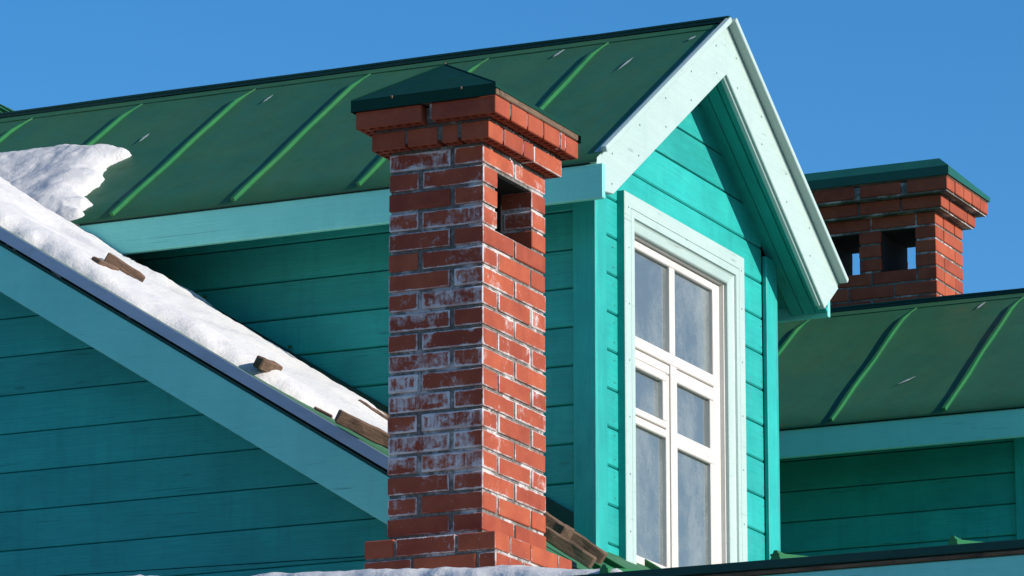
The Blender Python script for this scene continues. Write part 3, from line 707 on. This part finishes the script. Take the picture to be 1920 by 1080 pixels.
for p in ((rx0+.0, ry0+.14, zc+h*.9), (rx0, ry1-.17, zc+h*.9), (apx.x, apx.y, apx.z+.002), (rx0+.02, ry0+.01, zc+h)):
    link('nail', boxmesh('nail', .008, .008, .012, .002), ch1, M['tanwood'], Matrix.Translation(p))

# far chimney
cxx, cyy = 23.631, 8.527; L2x, L2y = .425, 1.09; zt2 = 8.043
ch2 = thing('brick_chimney', 'far wide red brick chimney with square smoke holes, behind the right-hand green roof', 'chimney', (cxx+.19, cyy+.5, 7.0))
fl_w, pw = .20, .1225
piers = [(0, .12), (.32, .443), (.643, .765), (.965, 1.09)]
for r in range(17):
    zt = zt2-r*CH; zb = zt-HB; A_ = r % 2 == 1
    if 1 <= r <= 3:
        for a, b_ in piers:
            if A_ or True:
                if A_: parts = [(0, .12), (.132, L2x)]
                else: parts = [(0, .293), (.305, L2x)]
                for u0, u1 in parts: brick(ch2, (cxx+u0, cyy+a, zb), (cxx+u1, cyy+b_, zt), .03)
    else:
        if A_: # stretcher from corner on -X face, header on -Y
            cuts = [0, .25, .51, .77, 1.09-.0]; 
        else: cuts = [0, .12, .38, .64, .90, 1.09]
        for i in range(len(cuts)-1):
            a = cuts[i]; b_ = cuts[i+1]-(.011 if i < len(cuts)-2 else 0)
            brick(ch2, (cxx, cyy+a, zb), (cxx+.12, cyy+b_, zt), .02+.05*random.random()); brick(ch2, (cxx+L2x-.12, cyy+a, zb), (cxx+L2x, cyy+b_, zt), .03)
        if A_:
            for ya in (0, L2y-.12): brick(ch2, (cxx+.131, cyy+ya, zb), (cxx+L2x-.131, cyy+ya+.12, zt), .03)
        else:
            # redo the front as header + stretcher look
            for ya in (0, L2y-.12): brick(ch2, (cxx+.131, cyy+ya, zb), (cxx+L2x-.131, cyy+ya+.12, zt), .03)
mo = []
zh0, zh1 = zt2-4*CH-.006, zt2-CH+.0
mo.append(bx_((cxx+.007, cyy+.007, 6.4), (cxx+L2x-.007, cyy+L2y-.007, zh0)))
mo.append(bx_((cxx+.007, cyy+.007, zh1), (cxx+L2x-.007, cyy+L2y-.007, zt2)))
for a, b_ in piers: mo.append(bx_((cxx+.007, cyy+a+.006, zh0), (cxx+L2x-.007, cyy+b_-.006, zh1)))
so = [bx_((cxx+.02, cyy+piers[k][1]+.001, zh0+.001), (cxx+L2x-.02, cyy+piers[k][1]+.005, zh1-.006)) for k in range(3)]
so += [bx_((cxx+.02, cyy+piers[k+1][0]-.005, zh0+.001), (cxx+L2x-.02, cyy+piers[k+1][0]-.001, zh1-.006)) for k in range(3)]
so += [bx_((cxx+.02, cyy+piers[k][1]+.001, zh1-.005), (cxx+L2x-.02, cyy+piers[k+1][0]-.001, zh1-.001)) for k in range(3)]
join('soot_lining', so, ch2, M['soot'])
for i, pz in ((0, zt2+.010), (1, zt2+.012+CH)):
    p = (.056, .112)[i]; a0, a1, b0, b1 = cxx-p, cxx+L2x+p, cyy-p, cyy+L2y+p
    if i == 0:
        n_ = 5; st = (b1-b0+.012)/n_
        for k in range(n_):
            for xx in (a0, a1-.12): brick(ch2, (xx, b0+k*st, pz), (xx+.12, b0+(k+1)*st-.012, pz+.066), .03)
        st = (a1-a0-.262+.0)/1
        for ya in (b0, b1-.12): brick(ch2, (a0+.131, ya, pz), (a1-.131, ya+.12, pz+.066), .03)
    else:
        n_ = 5; st = (b1-b0+.04)/n_; 
        for k in range(n_):
            for xx in (a0, a1-.12): brick(ch2, (xx, b0+k*st, pz), (xx+.12, b0+(k+1)*st-.04, pz+.066), .02)
        st = (a1-a0-.262+.011)/3
        for k in range(3):
            for ya in (b0, b1-.25): brick(ch2, (a0+.131+k*st, ya, pz), (a0+.131+(k+1)*st-.011, ya+.25, pz+.066), .02)
    mo.append(bx_((a0+.011, b0+.011, pz-.009), (a1-.011, b1-.011, pz+.062)))
join('mortar', mo, ch2, M['mortar'])
zc2 = zt2+.012+2*CH; p = .122; a0, a1, b0, b1 = cxx-p, cxx+L2x+p, cyy-p, cyy+L2y+p
box('cap_plank', (a0+.01, b0+.01, zc2-.010), (a1-.01, b1-.01, zc2+.006), ch2, M['tanwood'], .003, 'y')
vs = [Vector(q_) for q_ in ((a0, b0, zc2), (a1, b0, zc2), (a1, b1, zc2), (a0, b1, zc2), (a0, b0, zc2+.050), (a1, b0, zc2+.024), (a1, b1, zc2+.024), (a0, b1, zc2+.050),
      (a0+.07, b0+.075, zc2+.112), (a1-.05, b0+.075, zc2+.070), (a1-.05, b1-.075, zc2+.07), (a0+.07, b1-.075, zc2+.112))]
capm = metal('weathered_teal_green_cap_paint', (.008, .08, .06, 1), (.012, .10, .07, 1), .4, .1)
link('cap_sheet', mesh('cap_sheet', vs, [(0, 1, 5, 4), (1, 2, 6, 5), (2, 3, 7, 6), (3, 0, 4, 7), (4, 5, 9, 8), (5, 6, 10, 9), (6, 7, 11, 10), (7, 4, 8, 11), (8, 9, 10, 11), (3, 2, 1, 0)]), ch2, capm)

# ------------------------------------------------------------------ lean-to roof along the bottom
LXE, LZE, LS = 14.30, 4.385, .135
lean = thing('lean_to', 'low green roofed lean-to whose teal eave board runs along the bottom edge', 'lean-to', (14.3, 6, 0))
LZ = lambda x: LZE+LS*(x-LXE)
ys = [5.735-.612*i for i in range(8, -18, -1)]
ln = Vector((-LS, 0, 1)).normalized(); XT = XG-.005
for i in range(len(ys)-1):
    a, b_ = ys[i], ys[i+1]
    xt = XT
    sheet('roof_panel', lambda s, t, a=a, b_=b_, xt=xt: Vector((LXE+(xt-LXE)*s, b_+(a-b_)*t, LZ(LXE+(xt-LXE)*s))), 5, 3, lean, M['roof'], .002)
    sm_ = seam('roof_seam', (LXE-.004, a, LZ(LXE-.004)), (xt, a, LZ(xt)), ln, lean, M['seam'], .030, .022, 0)
    # the folded-over end of each seam at the eave
    vs = [(-.012, -.02, 0), (-.012, .02, 0), (.06, .016, 0), (.06, -.016, 0), (-.002, -.004, .034), (-.002, .006, .034), (.06, .008, .024), (.06, -.006, .024)]
    link('seam_end', mesh('seam_end', vs, [(0, 3, 2, 1), (4, 5, 6, 7), (0, 1, 5, 4), (1, 2, 6, 5), (2, 3, 7, 6), (3, 0, 4, 7)]), sm_, M['seam'], basis((LXE+.002, a, LZ(LXE)), Vector((1, 0, LS)).normalized(), (0, 1, 0), ln))
ylo, yhi = ys[0], ys[-1]
ylo, yhi = min(ylo, yhi), max(ylo, yhi)
box('eave_edge', (LXE-.012, ylo, LZE-.026), (LXE+.002, yhi, LZE+.003), lean, M['flash'], .002, 'y')
box('eave_lath', (LXE-.004, ylo, LZE-.042), (LXE+.02, yhi, LZE-.029), lean, M['tanwood'], .003, 'y')
box('fascia_board', (LXE+.006, ylo, LZE-.26), (LXE+.034, yhi, LZE-.044), lean, M['fascia'], .003, 'y')
quad_deck('roof_deck', lean, (LXE+.004, ylo, LZE-.012), (XT, ylo, LZ(XT)-.012), (XT, yhi, LZ(XT)-.012), (LXE+.004, yhi, LZE-.012), .03, M['flash'])
box('wall', (14.62, ylo+.3, -.1), (16.8, yhi-.3, LZE-.1), lean, M['wall'], 0, 'y')
box('wall_foot_strip', (XG-.010, 7.95, LZ(XG)-.04), (XG-.004, yhi, LZ(XG)+.135), lean, M['flash'], .001, 'y')  # dark green strip along the wall just above the low roof

# ------------------------------------------------------------------ snow
def sdf(poly, x, y):
    best = 1e9; ins = False; k = len(poly)
    for i in range(k):
        ax, ay = poly[i]; bx2, by2 = poly[(i+1) % k]
        dx, dy = bx2-ax, by2-ay; t = max(0, min(1, ((x-ax)*dx+(y-ay)*dy)/(dx*dx+dy*dy)))
        best = min(best, math.hypot(x-ax-t*dx, y-ay-t*dy))
        if (ay > y) != (by2 > y) and x < (bx2-ax)*(y-ay)/(by2-ay)+ax: ins = not ins
    return best if ins else -best
def snowfield(name, label, poly, P, n, step, T, rad, jag=.03, mod=None, seed=0):
    xs_ = [p[0] for p in poly]; ys_ = [p[1] for p in poly]
    x0, x1, y0, y1 = min(xs_)-.1, max(xs_)+.1, min(ys_)-.1, max(ys_)+.1
    nx, ny = int((x1-x0)/step[0])+1, int((y1-y0)/step[1])+1; H = {}; vs = []; fs = []; idx = {}
    for j in range(ny+1):
        for i in range(nx+1):
            x, y = x0+i*step[0], y0+j*step[1]
            d = sdf(poly, x, y)+jag*noise.fractal(Vector((x*9+seed, y*9, 1)), 1, 2, 4)
            if d < -.03: H[i, j] = None; continue
            q = max(0, min(1, d/rad)); h = T*math.sqrt(1-(1-q)**2) if d > 0 else d*1.5
            nz = 1+.26*noise.fractal(Vector((x*2.6, y*2.6, seed)), 1, 2, 2)+.10*noise.fractal(Vector((x*7, y*7, seed)), 1, 2, 2)+.05*noise.fractal(Vector((x*22, y*22, seed)), .8, 2, 3)-.35*max(0, noise.noise(Vector((x*5, y*5, seed+4)))-.38)
            if d > 0: h *= nz
            if mod and d > 0: h = mod(x, y, h)
            H[i, j] = h
    for (i, j), h in H.items():
        if h is None: continue
        idx[i, j] = len(vs); vs.append(P(x0+i*step[0], y0+j*step[1])+n*h)
    for j in range(ny):
        for i in range(nx):
            c = [(i, j), (i+1, j), (i+1, j+1), (i, j+1)]
            if all(q in idx for q in c): fs.append([idx[q] for q in c])
    o = link(name, mesh(name, vs, fs, True), None, M['snow'])
    o['label'] = label; o['category'] = 'snow'; o['kind'] = 'stuff'
    return o
polyA = [(16.44, 13.4), (16.44, 9.7), (16.45, 9.35), (16.52, 9.05), (16.62, 8.78), (16.82, 8.55), (16.95, 8.2), (17.4, 8.3), (17.72, 8.6), (17.80, 8.95), (17.86, 9.4), (17.93, 9.9), (18.08, 10.5), (18.12, 10.7), (18.3, 11.0), (19.2, 12.2), (19.6, 13.4)]
def modA(x, y, h):
    # a crest near the wall, lumps, shallow troughs beside the buried timbers
    h *= .92+.12*math.exp(-((x-17.5)/.3)**2)
    h *= 1-.22*math.exp(-((x-17.1)/.18)**2)
    for mx_, my_, mr_ in ((17.45, 9.95, .10), (16.95, 9.35, .09), (17.0, 8.95, .14), (17.5, 8.75, .12), (17.3, 10.3, .08)):
        h *= 1-.5*math.exp(-((x-mx_)**2+((y-my_)*.6)**2)/mr_**2)
    return h*max(.55, min(1.1, 1-.35*(9.6-y)/1.2))
snowfield('snow', 'thick snow strip lying down the steep roof beside the dormer wall', polyA, lambda x, y: Vector((x, y, ZR(y)-.004)), NS, (.018, .022), .084, .15, .03, modA, 3)
polyB = [(18.65, 11.9), (18.64, 11.38), (18.59, 11.16), (18.60, 11.03), (18.56, 10.80), (18.50, 10.60), (18.44, 10.545), (18.34, 10.60), (18.22, 10.57), (18.10, 10.50), (17.99, 10.53), (17.93, 10.50), (17.87, 10.40), (17.80, 10.43), (17.755, 10.40), (17.72, 10.47), (17.70, 11.0), (18.2, 11.9)]
snowfield('snow', 'snow patch on the green roof at the left edge, by the valley', polyB, lambda x, y: Vector((x, y, RZ(x)-.004)), dn, (.012, .012), .082, .18, .026, None, 8)
polyC = [(14.30, 6.27), (14.30, 11.5), (16.6, 11.5), (16.75, 9), (15.8, 7.75), (15.2, 7.25), (15.1, 7.0), (14.8, 6.7)]
def modC(x, y, h): return h*max(.45, min(1, (y-6.1)/.9))*(1+.55*max(0, min(1, (y-7.3)/1.2)))
snowfield('snow', 'thin snow layer along the low eave in front of the chimney foot', polyC, lambda x, y: Vector((x, y, LZ(x)-.003)), ln, (.03, .02), .085, .10, .02, modC, 12)

# ------------------------------------------------------------------ weathered timbers on the snowy roof
def timber(label, p, q, w, h, mat='timber', roll=NS):
    o = beam('timber', p, q, w, h, None, M[mat], roll, .005)
    o['label'] = label; o['category'] = 'timber'; o['group'] = 'old timbers half buried in the roof snow'
    bm = bmesh.new(); bm.from_mesh(o.data)
    bmesh.ops.subdivide_edges(bm, edges=[e_ for e_ in bm.edges if e_.calc_length() > .1], cuts=5, use_grid_fill=True)
    for v_ in bm.verts: v_.co += Vector((noise.noise(v_.co*30), noise.noise(v_.co*30+Vector((5, 0, 0))), noise.noise(v_.co*30+Vector((0, 5, 0)))))*.006
    bm.to_mesh(o.data); bm.free(); return o
CAM = Vector((0, 0, 1.6))
def at(px, py, off):
    """point of the sight line through a photo pixel where it stands `off` above the main roof"""
    r = fw+rt*((px-960)/F)+up*((540-py)/F); P0 = Vector((XR, 8.11, 5.262))+NS*off
    return CAM+r*((P0-CAM).dot(NS)/r.dot(NS))
def placed(label, a, b_, off, w, h): return timber(label, at(*a, off), at(*b_, off), w, h)
def onx(px, py, x):
    r = fw+rt*((px-960)/F)+up*((540-py)/F); return CAM+r*((x-CAM.x)/r.x)
p = at(176, 493, .068); timber('short timber end poking from the snow, topmost on the left', p, p+Vector((.16, .0, .0)), .05, .048)
p = at(199, 482, .085); timber('long timber sloping down through the snow near the valley', p, onx(268, 528, p.x+.10), .045, .05)
p = at(484, 679, .058); timber('lone stub of timber in the middle of the snow strip', p, p+Vector((.16, 0, 0)), .045, .050)
p = at(632, 779, .05); timber('long timber at the lower end of the snow, left of the front chimney', p, onx(745, 836, p.x+.16), .05, .055)
p = at(672, 752, .06); timber('thin dark lath in the snow just left of the front chimney', p, onx(740, 795, p.x+.05), .02, .02)
p = at(588, 764, .045); timber('thin splinter of wood at the thawed green roof edge, uphill of the long timber', p, onx(625, 782, p.x+.02), .014, .014)
p = at(655, 738, .062); timber('long dark lath showing along a melt line near the dormer wall', p, onx(735, 786, p.x+.10), .018, .016)
p = at(1000, 962, .05); timber('long brown timber lying right of the front chimney at the dormer foot', p, onx(1130, 1052, p.x+.10), .06, .07)
p = at(985, 975, .05); timber('added dark beam standing in for the shaded lower side of the brown timber', p, onx(1112, 1056, p.x+.08), .05, .05, 'tanwood')  # added beam whose dark colour stands for the brown timber's shaded lower side
p = at(1046, 992, .06); timber('dark block lying across the timber right of the front chimney', p, p+Vector((.10, 0, 0)), .05, .05, 'timber')
